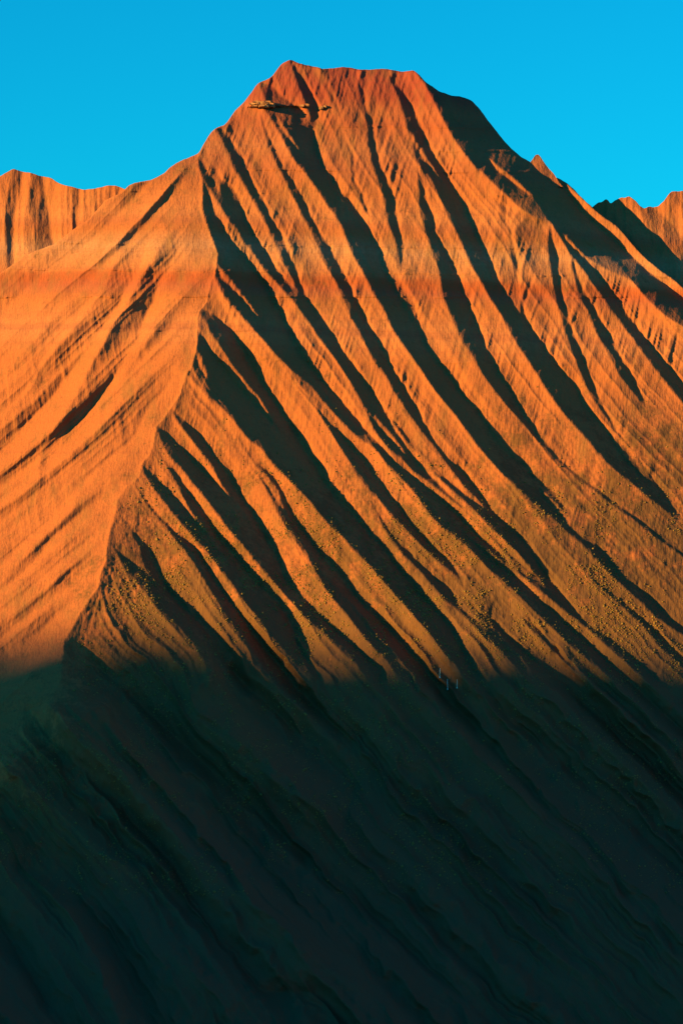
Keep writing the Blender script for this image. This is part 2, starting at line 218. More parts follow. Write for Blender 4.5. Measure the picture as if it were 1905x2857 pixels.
def grid_mesh(name, X, Y, Z, mat, smooth=True, flip=False):
    h, w = X.shape
    co = np.stack([X, Y, Z], -1).reshape(-1, 3).astype(np.float32)
    i = np.arange(h * w).reshape(h, w)
    q = np.stack([i[:-1, :-1], i[1:, :-1], i[1:, 1:], i[:-1, 1:]], -1).reshape(-1, 4)
    if flip: q = q[:, ::-1]
    me = bpy.data.meshes.new(name)
    me.vertices.add(len(co)); me.vertices.foreach_set('co', co.ravel())
    me.loops.add(q.size); me.loops.foreach_set('vertex_index', np.ascontiguousarray(q).astype(np.int32).ravel())
    me.polygons.add(len(q)); me.polygons.foreach_set('loop_start', np.arange(0, q.size, 4, dtype=np.int32))
    me.polygons.foreach_set('loop_total', np.full(len(q), 4, np.int32))
    me.polygons.foreach_set('use_smooth', np.full(len(q), smooth))
    me.update(calc_edges=True)
    me.materials.append(mat)
    o = bpy.data.objects.new(name, me); COL.objects.link(o)
    return o

def relief(name, rast, u0, v0, c, us, sky_v, vs_rows, vbot, mat, back=260.0):
    """front of a mountain from its depth raster, closed behind the skyline by its far slope"""
    top = sky_v[None, :]
    s = vs_rows[:, None]
    V = top + s * (vbot - top)
    U = np.broadcast_to(us[None, :], V.shape)
    D = sample(rast, u0, v0, c, U, V)
    X, Y, Z = world_pt(U, V, D)
    # far side of the crest
    bx, by, bz = [], [], []
    for k in (1.0, 0.72, 0.5, 0.34, 0.2, 0.1, 0.05, 0.02, 0.006):
        bx.append(X[0]); by.append(Y[0] + back * k); bz.append(Z[0] - back * 0.95 * k ** 1.15)
    X = np.concatenate([np.array(bx), X]); Y = np.concatenate([np.array(by), Y]); Z = np.concatenate([np.array(bz), Z])
    return grid_mesh(name, X, Y, Z, mat), D

def tangents(lines, gu, gv, soft=60.0):
    """mean downhill direction of nearby lines on a coarse grid"""
    pts, dirs = [], []
    for p in lines:
        for a, b in zip(p[:-1], p[1:]):
            d = b - a; n = math.hypot(*d)
            if n < 4: continue
            for k in range(max(1, int(n // 30))):
                pts.append(a + d * (k + .5) / max(1, int(n // 30))); dirs.append(d / n)
    pts = np.array(pts); dirs = np.array(dirs)
    U, V = np.meshgrid(gu, gv)
    d2 = (U[..., None] - pts[:, 0]) ** 2 + (V[..., None] - pts[:, 1]) ** 2
    w = 1.0 / (d2 + soft ** 2) ** 2
    tx = (w * dirs[:, 0]).sum(-1) / w.sum(-1); ty = (w * dirs[:, 1]).sum(-1) / w.sum(-1)
    n = np.hypot(tx, ty)
    return tx / n, ty / n

def upsample(a, gu, gv, us, vs_):
    r = np.array([np.interp(us, gu, row) for row in a])
    return np.array([np.interp(vs_, gv, r[:, j]) for j in range(r.shape[1])]).T

# ------------------------------------------------------------------ materials
def mat_new(name):
    m = bpy.data.materials.new(name); m.use_nodes = True
    t = m.node_tree; t.nodes.clear()
    out = t.nodes.new('ShaderNodeOutputMaterial'); b = t.nodes.new('ShaderNodeBsdfPrincipled')
    b.inputs['Roughness'].default_value = 0.95
    b.inputs['Specular IOR Level'].default_value = 0.05
    t.links.new(b.outputs[0], out.inputs[0])
    return m, t, b

def N(t, kind, **kw):
    n = t.nodes.new(kind)
    for k, v in kw.items(): setattr(n, k, v)
    return n

def mth(t, op, a, b=None, clamp=False):
    n = t.nodes.new('ShaderNodeMath'); n.operation = op; n.use_clamp = clamp
    for i, x in enumerate((a, b)):
        if x is None: continue
        if isinstance(x, (int, float)): n.inputs[i].default_value = x
        else: t.links.new(x, n.inputs[i])
    return n.outputs[0]

def ramp(t, fac, stops, interp='LINEAR'):
    n = t.nodes.new('ShaderNodeValToRGB'); cr = n.color_ramp; cr.interpolation = interp
    while len(cr.elements) < len(stops): cr.elements.new(0.5)
    for e, (p, c) in zip(cr.elements, stops): e.position = p; e.color = (*c, 1)
    t.links.new(fac, n.inputs[0]); return n.outputs[0]

def mixc(t, fac, a, b, mode='MIX'):
    n = t.nodes.new('ShaderNodeMix'); n.data_type = 'RGBA'; n.blend_type = mode
    for i, x in ((0, fac), (6, a), (7, b)):
        if isinstance(x, (int, float)): n.inputs[i].default_value = x
        elif isinstance(x, tuple): n.inputs[i].default_value = (*x, 1)
        else: t.links.new(x, n.inputs[i])
    return n.outputs[2]

def noise(t, vec, scale, detail=4, rough=0.55):
    n = t.nodes.new('ShaderNodeTexNoise'); n.inputs['Scale'].default_value = scale
    n.inputs['Detail'].default_value = detail; n.inputs['Roughness'].default_value = rough
    t.links.new(vec, n.inputs['Vector']); return n.outputs['Fac']

def mapping(t, vec, scale=(1, 1, 1), rot=(0, 0, 0)):
    n = t.nodes.new('ShaderNodeMapping'); n.inputs['Scale'].default_value = scale; n.inputs['Rotation'].default_value = rot
    t.links.new(vec, n.inputs['Vector']); return n.outputs[0]

def rock_material(name, veg=1.0, summit=1.0):
    m, t, b = mat_new(name)
    pos = N(t, 'ShaderNodeNewGeometry').outputs['Position']
    sep = N(t, 'ShaderNodeSeparateXYZ'); t.links.new(pos, sep.inputs[0])
    X, Z = sep.outputs[0], sep.outputs[2]
    n_big = noise(t, pos, 0.012, 4)
    n_mid = noise(t, pos, 0.06, 5)
    n_fine = noise(t, pos, 0.5, 5, 0.65)
    # height along the gently dipping strata
    h = mth(t, 'ADD', Z, mth(t, 'MULTIPLY', X, 0.025))
    h = mth(t, 'ADD', h, mth(t, 'MULTIPLY', mth(t, 'SUBTRACT', n_mid, 0.5), 6.0))
    H0, H1 = -400.0, 340.0
    f = mth(t, 'DIVIDE', mth(t, 'SUBTRACT', h, H0), H1 - H0)
    yy = lambda v: float(np.interp(v, [150, 800, 1430, 2200, 3000], [860, 440, 0, -650, -1400]))      # mean depth of the face at that height
    P = lambda v: ((FH / 2 - v) * M * (1 + yy(v) * M / DIST) - H0) / (H1 - H0)
    red, tan_, org = (0.520, 0.088, 0.034), (0.620, 0.155, 0.068), (0.570, 0.126, 0.048)
    st = [(P(2000), org), (P(1130), org), (P(1000), org), (P(935), tan_), (P(922), (0.520, 0.121, 0.060)), (P(905), tan_), (P(835), org),
          (P(812), (0.500, 0.105, 0.052)), (P(792), (0.500, 0.087, 0.043)), (P(784), red), (P(768), red), (P(760), (0.600, 0.133, 0.060)), (P(748), tan_), (P(690), (0.620, 0.196, 0.105)), (P(640), org),
          (P(618), (0.520, 0.117, 0.055)), (P(596), tan_), (P(520), org), (P(455), (0.500, 0.108, 0.052)), (P(400), (0.530, 0.126, 0.060)),
          (P(330), (0.460, 0.087, 0.043)), (P(290), (0.500, 0.100, 0.048)), (P(250), (0.400, 0.059, 0.037)), (P(170), (0.420, 0.062, 0.043))]
    st = [(min(max(p, 0), 1), c) for p, c in st]
    col = ramp(t, f, st)
    # streaks of olive scree and dust
    streak = noise(t, mapping(t, pos, (0.10, 0.06, 0.018), (0, math.radians(14), 0)), 1.0, 5, 0.6)
    sm = mth(t, 'MULTIPLY', mth(t, 'SUBTRACT', streak, 0.50), 4.0, True)
    col = mixc(t, mth(t, 'MULTIPLY', sm, 0.55), col, (0.260, 0.112, 0.046))
    col = mixc(t, mth(t, 'MULTIPLY', mth(t, 'SUBTRACT', n_fine, 0.46), 1.6, True), col, (0.340, 0.084, 0.039))
    lay = N(t, 'ShaderNodeCombineXYZ'); t.links.new(h, lay.inputs[2])
    ln = noise(t, lay.outputs[0], 0.22, 3, 0.7)
    col = mixc(t, mth(t, 'MULTIPLY', mth(t, 'SUBTRACT', ln, 0.52), 2.2, True), col, (0.440, 0.084, 0.046))
    if veg:
        # low scrub and moss: dense at the foot, patchy half way up
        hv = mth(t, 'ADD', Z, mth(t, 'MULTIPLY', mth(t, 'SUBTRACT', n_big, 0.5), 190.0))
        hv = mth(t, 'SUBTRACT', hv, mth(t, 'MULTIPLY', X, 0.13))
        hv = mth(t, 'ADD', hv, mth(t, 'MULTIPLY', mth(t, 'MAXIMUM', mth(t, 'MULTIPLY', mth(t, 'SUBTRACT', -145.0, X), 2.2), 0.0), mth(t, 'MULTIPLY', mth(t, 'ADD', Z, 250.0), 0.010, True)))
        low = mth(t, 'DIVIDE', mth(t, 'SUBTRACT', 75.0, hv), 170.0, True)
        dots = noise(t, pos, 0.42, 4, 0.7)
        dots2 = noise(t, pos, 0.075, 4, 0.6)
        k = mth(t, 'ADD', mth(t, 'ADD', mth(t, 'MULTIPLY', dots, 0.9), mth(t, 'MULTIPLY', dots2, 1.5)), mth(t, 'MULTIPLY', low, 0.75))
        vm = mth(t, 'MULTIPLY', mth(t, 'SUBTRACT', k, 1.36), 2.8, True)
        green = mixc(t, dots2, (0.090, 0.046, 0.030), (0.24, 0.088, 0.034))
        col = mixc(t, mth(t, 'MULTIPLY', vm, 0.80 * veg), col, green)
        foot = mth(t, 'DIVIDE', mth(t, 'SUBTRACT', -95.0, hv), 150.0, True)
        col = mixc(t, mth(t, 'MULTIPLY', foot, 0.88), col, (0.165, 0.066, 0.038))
    t.links.new(col, b.inputs['Base Color'])
    # fine relief
    bmp = N(t, 'ShaderNodeBump'); bmp.inputs['Strength'].default_value = 0.5; bmp.inputs['Distance'].default_value = 1.2
    rill = noise(t, mapping(t, pos, (1.1, 0.5, 0.12), (0, math.radians(14), 0)), 0.6, 3, 0.6)
    hh = mth(t, 'ADD', mth(t, 'MULTIPLY', n_fine, 0.55), mth(t, 'MULTIPLY', rill, 1.1))
    t.links.new(hh, bmp.inputs['Height'])
    t.links.new(bmp.outputs[0], b.inputs['Normal'])
    return m

def plain_material(name, c0, c1, scale, detail=4):
    m, t, b = mat_new(name)
    pos = N(t, 'ShaderNodeNewGeometry').outputs['Position']
    n = noise(t, pos, scale, detail, 0.65)
    t.links.new(ramp(t, n, [(0.35, c0), (0.65, c1)]), b.inputs['Base Color'])
    bmp = N(t, 'ShaderNodeBump'); bmp.inputs['Strength'].default_value = 0.5; bmp.inputs['Distance'].default_value = 0.3
    t.links.new(n, bmp.inputs['Height']); t.links.new(bmp.outputs[0], b.inputs['Normal'])
    return m

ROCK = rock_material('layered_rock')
ROCK_FAR = rock_material('far_rock', veg=0.0)
LEDGE = plain_material('ledge_stone', (0.50, 0.14, 0.06), (0.64, 0.225, 0.10), 0.35)
SCRUB = plain_material('scrub_leaves', (0.26, 0.11, 0.035), (0.50, 0.21, 0.06), 0.2)
FOREST = plain_material('valley_scrub', (0.03, 0.035, 0.015), (0.06, 0.06, 0.025), 0.01)
WHITE = plain_material('weathered_white_paint', (0.72, 0.68, 0.64), (0.80, 0.78, 0.74), 4.0)

# ------------------------------------------------------------------ the mountain
C = 2.5
U0, U1, V0, V1 = -380.0, 2280.0, 60.0, 3150.0
us = np.arange(U0, U1, C); vv = np.arange(V0, V1, C)
UU, VV = np.meshgrid(us, vv)
spine = parse(SPINE)
su = along_v(spine, vv)
right = UU >= su[:, None]
# above the point where the spine meets the skyline everything is the right-hand face
right |= (VV < 430) & (UU > 300)

def strip_edges(line):
    a, b = [parse(x) for x in line.split('|')[:2]]
    sa = max(a[0, 1], b[0, 1]); sb = min(a[-1, 1], b[-1, 1])
    w0 = np.interp(sa, b[:, 1], b[:, 0]) - np.interp(sa, a[:, 1], a[:, 0])
    w1 = np.interp(sb, b[:, 1], b[:, 0]) - np.interp(sb, a[:, 1], a[:, 0])
    lo = min(a[0, 1], b[0, 1]) if w0 > 14 else sa
    if w0 > 14: lo -= 90
    if w1 > 14 and sb < 2700:       # runs on down to the foot of the mountain
        ea, eb = a[-1], b[-1]
        for p, e in ((0, ea), (1, eb)):
            pass
        if sb > 1500:
            vend = 3200.0
            a = np.vstack([a, [a[-1, 0] + 1.10 * (vend - a[-1, 1]), vend]])
            b = np.vstack([b, [b[-1, 0] + 1.10 * (vend - b[-1, 1]), vend]])
            sb = vend
        else:
            sb = max(a[-1, 1], b[-1, 1]) + 60
            for k, p in enumerate((a, b)):
                t = (p[-1, 0] - p[-2, 0]) / (p[-1, 1] - p[-2, 1])
                q = np.vstack([p, [p[-1, 0] + t * 600, p[-1, 1] + 600]])
                if k == 0: a = q
                else: b = q
            sb = sb + 500
    return a, b, lo, sb

lit = np.zeros_like(UU)
tpos = np.ones_like(UU)
crest_lines = []
for line in STRIPS.strip().split('\n'):
    a, b, lo, hi = strip_edges(line)
    crest_lines += [a, b]
    A = along_v(a, vv)[:, None]; B = along_v(b, vv)[:, None]
    rows = ((vv >= lo) & (vv <= hi))[:, None]
    cover = np.clip((UU - A) / C + 0.5, 0, 1) * np.clip((B - UU) / C + 0.5, 0, 1)
    lit = np.maximum(lit, np.where(rows, cover, 0))
    tpos = np.where(rows & (cover > 0), np.clip((UU - A) / np.maximum(B - A, 20), 0, 1), tpos)
dark = (1 - lit) * right

flank = np.zeros_like(UU)
flank_lines = []
for line in FLANKS.strip().split('\n'):
    a, b, s = line.split('|')
    a, b, s = parse(a), parse(b), float(s)
    flank_lines += [a, b]
    A = along_v(a, vv)[:, None]; B = along_v(b, vv)[:, None]
    lo = max(a[0, 1], b[0, 1]); hi = min(a[-1, 1], b[-1, 1])
    # fade in at the upper end
    fade = np.clip((vv - lo) / 70.0, 0, 1)[:, None] * np.clip((hi + 200 - vv) / 60.0, 0, 1)[:, None]
    flank = np.maximum(flank, s * fade * ((UU >= A) & (UU <= B)))
flank *= ~right

# directions the flutes run in
cu = np.arange(U0, U1 + 40, 40); cv = np.arange(V0, V1 + 40, 40)
rx, ry = tangents(crest_lines, cu, cv)
lx, ly = tangents(flank_lines, cu, cv)
rx, ry, lx, ly = [upsample(a, cu, cv, us, vv) for a in (rx, ry, lx, ly)]

# base slopes: depth grows upward and away from the spine
fall = np.interp(VV, [150, 700, 1500, 2300, 3000], [0.62, 0.72, 0.85, 0.98, 1.10])      # depth per unit height
g_right_u = np.full_like(UU, 0.15)
g_left_u = np.full_like(UU, -0.72)
GU = np.where(right, g_right_u, g_left_u)
GV = np.where(right, -fall, -fall - 0.15)
far_side = np.clip((UU - (1330 + 0.55 * (VV - 250))) / 160.0, 0, 1) * np.clip((900 - VV) / 200.0, 0, 1)   # the ground drops back behind the right-hand crest
GU = GU + 0.35 * far_side

# coarse base surface that the detail is held to
ysp = np.interp(vv, vv, -np.cumsum(np.interp(vv, [150, 700, 1500, 2300, 3000], [0.62, 0.72, 0.85, 0.98, 1.10]) - 0.10) * C)
ysp -= np.interp(1430, vv, ysp)
ssm = np.interp(vv, spine[:, 1], spine[:, 0]); ssm = blur(ssm[:, None], 40, 0)[:, 0]
base = ysp[:, None] + np.where(UU > ssm[:, None], 0.22 * (UU - ssm[:, None]), -0.62 * (UU - ssm[:, None]))
crest_u = np.interp(vv, [150, 200, 390, 475, 540, 615, 700, 780, 909, 1100], [1130, 1165, 1290, 1375, 1440, 1530, 1640, 1770, 1930, 2200])[:, None]
base += 0.52 * np.maximum(UU - crest_u, 0) * np.clip((1100 - VV) / 200, 0, 1)

# right face: shaded flanks turn just past the sun's direction, lit ones turn back by as much
nx, ny = ry, -rx                                   # across the flutes, pointing right and up
along = GU + SUN_B * GV                            # slope met by a sun ray on the base surface
across = np.maximum(nx + SUN_B * ny, 0.35)
beyond = np.clip((UU - crest_u) / 40.0, 0, 1) * np.clip((1100 - VV) / 200, 0, 1)
GV = GV - 0.35 * beyond
along = GU + SUN_B * GV
margin = np.interp(VV, [380, 600], [0.40, 0.22]) * (1 - beyond) + 0.14 * beyond
h_dark = np.clip((SUN_A + margin - along) / across, 0.3, 2.2)
frac = blur(dark, 24, 24)
h_lit = np.clip(-h_dark * frac / np.maximum(1 - frac, 0.25), -0.95 - 0.7 * beyond, -0.05)
amp = np.interp(VV, [1500, 1950, 2300, 3000], [1.0, 1.0, 0.72, 0.65])
h_lit = h_lit + 0.55 * np.exp(-np.maximum(UU - su[:, None], 0) / 110.0) * np.clip((VV - 900) / 500, 0, 1)
hr = (dark * h_dark + (1 - dark) * h_lit) * amp
hr = blur(hr, 0.8, 0.8)
# left face
mx, my = ly, -lx
ff = blur(np.minimum(flank, 1), 24, 24)
hl_ = np.where(flank > 0, 0.85 * flank, -0.85 * ff / np.maximum(1 - ff, 0.3) * 0.8)
hl_ = blur(hl_, 1.4, 1.4)
# n points right/down on the left face, so that depth grows towards the gully
GU2 = GU + np.where(right, hr * nx, hl_ * np.abs(ly))
GV2 = GV + np.where(right, hr * ny, hl_ * np.abs(lx))
Y = solve_surface(GU2 * C, GV2 * C, base, 220.0)

# relief within the flanks
lit_s = blur(lit, 2, 2)
upper = np.clip((1500 - VV) / 500, 0, 1)
rill_where = blur(np.where(lit > 0.5, 0.15 + 1.45 * np.clip(1.05 - tpos, 0, 1) ** 1.3, 0.4), 2, 2)
warp = 18 * fbm(UU / 160, VV / 160, 3, 3)
pr = UU + 0.30 * VV + warp
patchy = 0.35 + 1.3 * value_noise(UU / 110, VV / 140, 16)
rill_r = (ridged(pr / 12, VV / 80, 11) ** 1.4 * 2.6 + ridged(pr / 22, VV / 120, 15) ** 1.3 * 3.0 + ridged(pr / 42 + 5, VV / 260, 12) * 5.0) * patchy
pl = UU - 0.16 * VV + warp
rill_l = ridged(pl / 13, VV / 70, 13) * 2.2 + ridged(pl / 27, VV / 110, 14) * 3.2
# secondary ribs that follow the run of the flutes
q_r = solve_surface(nx * C, ny * C, 0.80 * UU - 0.60 * VV, 400.0)
q_l = solve_surface(np.abs(ly) * C, np.abs(lx) * C, 0.66 * UU + 0.75 * VV, 400.0)
dirt = 14 * fbm(UU / 70, VV / 90, 83, 3)
from_sp = np.clip((UU - su[:, None]) / (60 + 110 * np.clip((VV - 1650) / 250, 0, 1)), 0, 1)
off_sp = np.clip((su[:, None] - UU - 8) / 110, 0, 1)
near_v = np.clip((VV - 1650 - 0.1 * (UU - 900)) / 250, 0, 1)
dirt = dirt * (1 + 1.6 * near_v)
rib_r = ridged((q_r + 2 * dirt) / 120, VV / 900, 90) ** 1.2 * 46 * near_v + ridged((q_r + dirt) / 50, VV / 600, 87) ** 1.3 * (5.5 + 34 * near_v) + ridged((q_r + dirt) / 25, VV / 260, 88) ** 1.3 * (3.6 + 9 * near_v) + ridged((q_r + .6 * dirt) / 13, VV / 120, 89) * (1.2 + 1.6 * near_v)
rib_l = ridged((q_l + .7 * dirt) / 82, VV / 2200, 81) * 27 * (1 - 0.35 * np.minimum(blur(flank, 6, 6), 1)) + ridged((q_l + .7 * dirt) / 36, VV / 1500, 82) * 12 + ridged((q_l + .4 * dirt) / 15, VV / 300, 80) * 3.0
Y -= np.where(right, rill_r * rill_where * (0.30 + 0.70 * upper) * (1 - 0.6 * beyond) + rib_r * from_sp * (1 - 0.6 * beyond),
              rill_l * np.clip(0.02 + blur(flank, 4, 4) * 1.2, 0, 1.2) * (0.45 + .55 * upper) + rib_l * off_sp)
Y += 14 * fbm(UU / 170, VV / 170, 21, 3) + 5.0 * fbm(UU / 42, VV / 55, 24, 3)
rough_top = np.clip((600 - VV) / 300, 0, 1)
Y += (1.2 + 3.4 * rough_top) * fbm(pr / 9, VV / 34, 27, 3, 0.6)
scrubby = np.clip((VV - 1050) / 350, 0, 1) * right * np.clip((2600 - VV) / 500, 0.3, 1)
Y += 4.0 * scrubby * np.clip(value_noise(UU / 60, VV / 60, 32) * 2.4 - .7, 0.15, 1) * fbm(UU / 10, VV / 10, 31, 2, 0.6)
# knobbly crests: jitter along the ridge edges
Y += 1.8 * fbm(UU / 24, VV / 24, 33, 3)
# hard strata standing proud of the slope
def stratum(vc, tilt, th, proud, seed, u_lo=-999, u_hi=9999):
    c0 = vc + tilt * (UU - 950) + 5 * fbm(UU / 60, VV * 0, seed, 2)
    d = (VV - c0)
    prof = np.where((d > -2.2 * th) & (d < 0), (d + 2.2 * th) / (2.2 * th), 0)
    patch = np.clip((value_noise(UU / 90, VV * 0 + 3, seed + 1) - 0.35) * 4, 0, 1)
    return -proud * prof * patch * ((UU > u_lo) & (UU < u_hi))
Y += stratum(829, 0.0, 7, 5.0, 51) + stratum(612, 0.02, 5, 2.0, 53) + stratum(922, 0.0, 5, 1.8, 57)
for k_, (vc_, am_) in enumerate(((352, 4.0), (418, 3.0), (476, 4.0), (541, 2.6), (688, 3.0), (762, 3.2), (1010, 2.0))):
    Y += stratum(vc_, 0.012, 5, am_, 140 + 2 * k_)

led = np.clip((297 - VV) / 2.5, 0, 1) * np.exp(-np.maximum(297 - VV, 0) / 30.0) * np.clip((UU - 684) / 20, 0, 1) * np.clip((870 - UU) / 60, 0, 1)
Y -= 20 * led
sky_m = parse(SKYLINE)
xs_in = np.arange(-60, 1966, C)
xs = np.concatenate([np.arange(U0, -60, 12), xs_in, np.arange(1966, U1 - 5, 12)])
def skyline(p, x, seed, a=3.0):
    s = np.interp(x, p[:, 0], p[:, 1])
    k = np.ones(5) / 5
    s = np.convolve(np.pad(s, 2, mode='edge'), k, 'valid')
    return s + a * fbm(x / 22, x * 0, seed, 3, 0.6)
sv = skyline(sky_m, xs, 71, 5.0)
rows = np.concatenate([np.linspace(0, 0.004, 3)[:-1], np.linspace(0.004, 0.60, 760)[:-1], np.linspace(0.60, 0.91, 280)[:-1], np.linspace(0.91, 1, 14)])
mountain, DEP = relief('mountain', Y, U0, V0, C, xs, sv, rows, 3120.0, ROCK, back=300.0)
mountain['kind'] = 'structure'
mountain['label'] = 'fluted orange mountain with a flat red top and shaded foot'

def depth_at(u, v):
    return float(sample(Y, U0, V0, C, np.array([u], float), np.array([v], float))[0])
def place(u, v, dy=0.0):
    return world_pt(u, v, depth_at(u, v) + dy)

# ------------------------------------------------------------------ ridges behind
def back_ridge(name, label, sky_line, u_lo, u_hi, v_bot, depth, gu, slope, flanks, seed, gullies=(), shade=()):
    u = np.arange(u_lo, u_hi, 2.5); v = np.arange(300, v_bot + 5, 2.5)
    A, B = np.meshgrid(u, v)
    GUb = np.full_like(A, gu); GVb = np.full_like(A, -slope)
    b = depth + gu * (A - u_lo) - slope * (B - 500)
    for line in flanks:
        a_, b_, s = line.split('|'); a_, b_, s = parse(a_), parse(b_), 0.5 * float(s)
        L = along_v(a_, v)[:, None]; R = along_v(b_, v)[:, None]
        w = (b_[:, 0].mean() - a_[:, 0].mean())
        lo = min(a_[0, 1], b_[0, 1]) - 10; hi = max(a_[-1, 1], b_[-1, 1]) + 30
        r = (B > lo) & (B < hi)
        GUb += np.where(r & (A >= L) & (A < R), s, 0) - np.where(r & (A >= R) & (A < R + w * 1.1), s * 0.75, 0)
    GUb = blur(GUb, 1.2, 1.2)
    y = solve_surface(GUb * 2.5, GVb * 2.5, b, 90.0)
    wob = 10 * fbm(A / 90, B / 90, seed + 9, 3)
    y -= ridged((A + wob) / 15, B / 110, seed) * 3.4 + ridged((A + wob) / 31, B / 150, seed + 1) * 5.0
    y += 10 * fbm(A / 90, B / 90, seed + 2, 3) + 3.5 * fbm(A / 14, B / 20, seed + 4, 3, .6)
    sv_ = skyline(parse(sky_line), u, seed + 7, 3.5 if seed < 300 else 13.0)
    o, _ = relief(name, y, u_lo, 300.0, 2.5, u, sv_, np.concatenate([[0, .004], np.linspace(.01, 1, 190)]), v_bot, ROCK_FAR, back=160.0)
    o['kind'] = 'structure'; o['label'] = label
    return o

dl = depth_at(60, 800)
back_ridge('left_far_ridge', 'gullied orange ridge behind the left shoulder of the mountain', SKY_FAR_LEFT, -380, 430, 800, dl + 330, -0.25, 0.55,
           FAR_FLANKS.strip().split('\n'), 200)
dr = depth_at(1880, 760)
back_ridge('right_far_peaks', 'row of small shaded peaks behind the right shoulder', SKY_FAR_RIGHT, 1590, 2280, 900, dr + 225, -0.05, 0.6,
           ["1690,555 1720,600 1745,640 1800,720 | 1705,555 1760,600 1800,650 1850,720 | 1.1",
            "1770,550 1790,600 1812,647 1850,720 | 1800,560 1850,600 1888,640 1960,760 | 1.1",
            "1880,530 1895,580 1925,650 | 1960,560 1980,600 2000,650 | 1.0"], 300)
back_ridge('rock_pinnacle_ridge', 'small pointed rock peeping over the right skyline', SKY_PINNACLE, 1455, 1572, 520, depth_at(1520, 510) + 30, -0.1, 0.5,
           ["1497,430 1502,470 1510,500 | 1512,430 1530,470 1560,500 | 0.9"], 400)

# ------------------------------------------------------------------ ledge below the summit, stone by stone
import bmesh
def stone_mesh(name, sx, sy, sz, seed):
    r = random.Random(seed); bm = bmesh.new()
    bmesh.ops.create_cube(bm, size=1.0)
    bmesh.ops.subdivide_edges(bm, edges=bm.edges[:], cuts=1, use_grid_fill=True)
    for v in bm.verts:
        k = 1.0 - 0.10 * (abs(v.co.x) > .49) * (abs(v.co.z) > .49) - 0.10 * (abs(v.co.y) > .49) * (abs(v.co.z) > .49)
        v.co = Vector((v.co.x * sx * k + r.uniform(-.08, .08) * sx, v.co.y * sy * k + r.uniform(-.08, .08) * sy, v.co.z * sz * k + r.uniform(-.10, .10) * sz))
    me = bpy.data.meshes.new(name); bm.to_mesh(me); bm.free(); return me

ledge = bpy.data.objects.new('rock_ledge', None); COL.objects.link(ledge)
lx0, ly0, lz0 = place(770, 296)
ledge.location = (lx0, ly0, lz0)
ledge['label'] = 'thin rock ledge crossing the slope just below the left summit'
ledge['category'] = 'rock ledge'
rl = random.Random(5)
def add_stone(u, v, w, h, d, proud):
    x, y, z = place(u, v, -proud)
    me = stone_mesh('stone', w * M, d * M, h * M, rl.randint(0, 9999)); me.materials.append(LEDGE)
    o = bpy.data.objects.new('stone', me); COL.objects.link(o); o.parent = ledge
    o.location = (x - lx0, y - ly0, z - lz0)
    o.rotation_euler = (rl.uniform(-.05, .05), rl.uniform(-.06, .06), rl.uniform(-.35, .05))
for (ua, ub, vc, proud) in ((706, 744, 284, 3), (698, 756, 289.5, 6), (706, 760, 295, 4)):
    u = ua
    while u < ub:
        w = rl.uniform(10, 22)
        add_stone(u + w / 2, vc + rl.uniform(-1, 1), w * 1.12, rl.uniform(6.5, 9), 26, proud + 2 + rl.uniform(-3, 3))
        u += w
for (uu_, vv_, w, h) in ((843, 294, 17, 8), (858, 292, 12, 9), (896, 300, 14, 10), (908, 297, 11, 8)):
    add_stone(uu_, vv_, w, h, 16, 4)

# ------------------------------------------------------------------ three white marker poles on the lower slope
def pole(u, v_top, v_bot, lean, label):
    x, y, z = place(u, v_bot, min(depth_at(u + k, w) for w in range(int(v_top), int(v_bot) + 12, 2) for k in (-2, 0, 2)) - depth_at(u, v_bot) - 1.0)
    r0 = 0.17; hgt = (v_bot - v_top) * M
    e = bpy.data.objects.new('marker_pole', None); COL.objects.link(e); e.location = (x, y, z - 0.3)
    e.rotation_euler = (0, lean, 0)
    e['label'] = label; e['category'] = 'pole'; e['group'] = 'white marker poles on the shaded slope'
    def lathe(name, prof):
        bm = bmesh.new(); n = 10; rings = []
        for (rr, zz) in prof:
            rings.append([bm.verts.new((rr * math.cos(2 * math.pi * k / n), rr * math.sin(2 * math.pi * k / n), zz)) for k in range(n)])
        for a, b in zip(rings[:-1], rings[1:]):
            for k in range(n): bm.faces.new((a[k], a[(k + 1) % n], b[(k + 1) % n], b[k]))
        bm.faces.new(rings[-1]); bm.faces.new(rings[0][::-1])
        me = bpy.data.meshes.new(name); bm.to_mesh(me); bm.free(); me.materials.append(WHITE)
        o = bpy.data.objects.new(name, me); COL.objects.link(o); o.parent = e
    lathe('shaft', [(r0 * 1.15, 0.35), (r0, 1.0), (r0 * .9, hgt * .6), (r0 * .75, hgt + .3)])
    lathe('base', [(r0 * 2.6, -0.4), (r0 * 2.5, 0.2), (r0 * 1.6, 0.35)])
    lathe('cap', [(r0 * .8, hgt + .305), (r0 * 1.0, hgt + .36), (r0 * .7, hgt + .46)])
pole(1226.6, 1866, 1889, 0.02, 'upper left of the three white marker poles on the shaded slope')
pole(1248.5, 1896, 1922, -0.03, 'lowest and brightest of the three white marker poles, in the middle')
pole(1274.7, 1897, 1918, 0.01, 'right-hand of the three white marker poles, faintest and shortest')

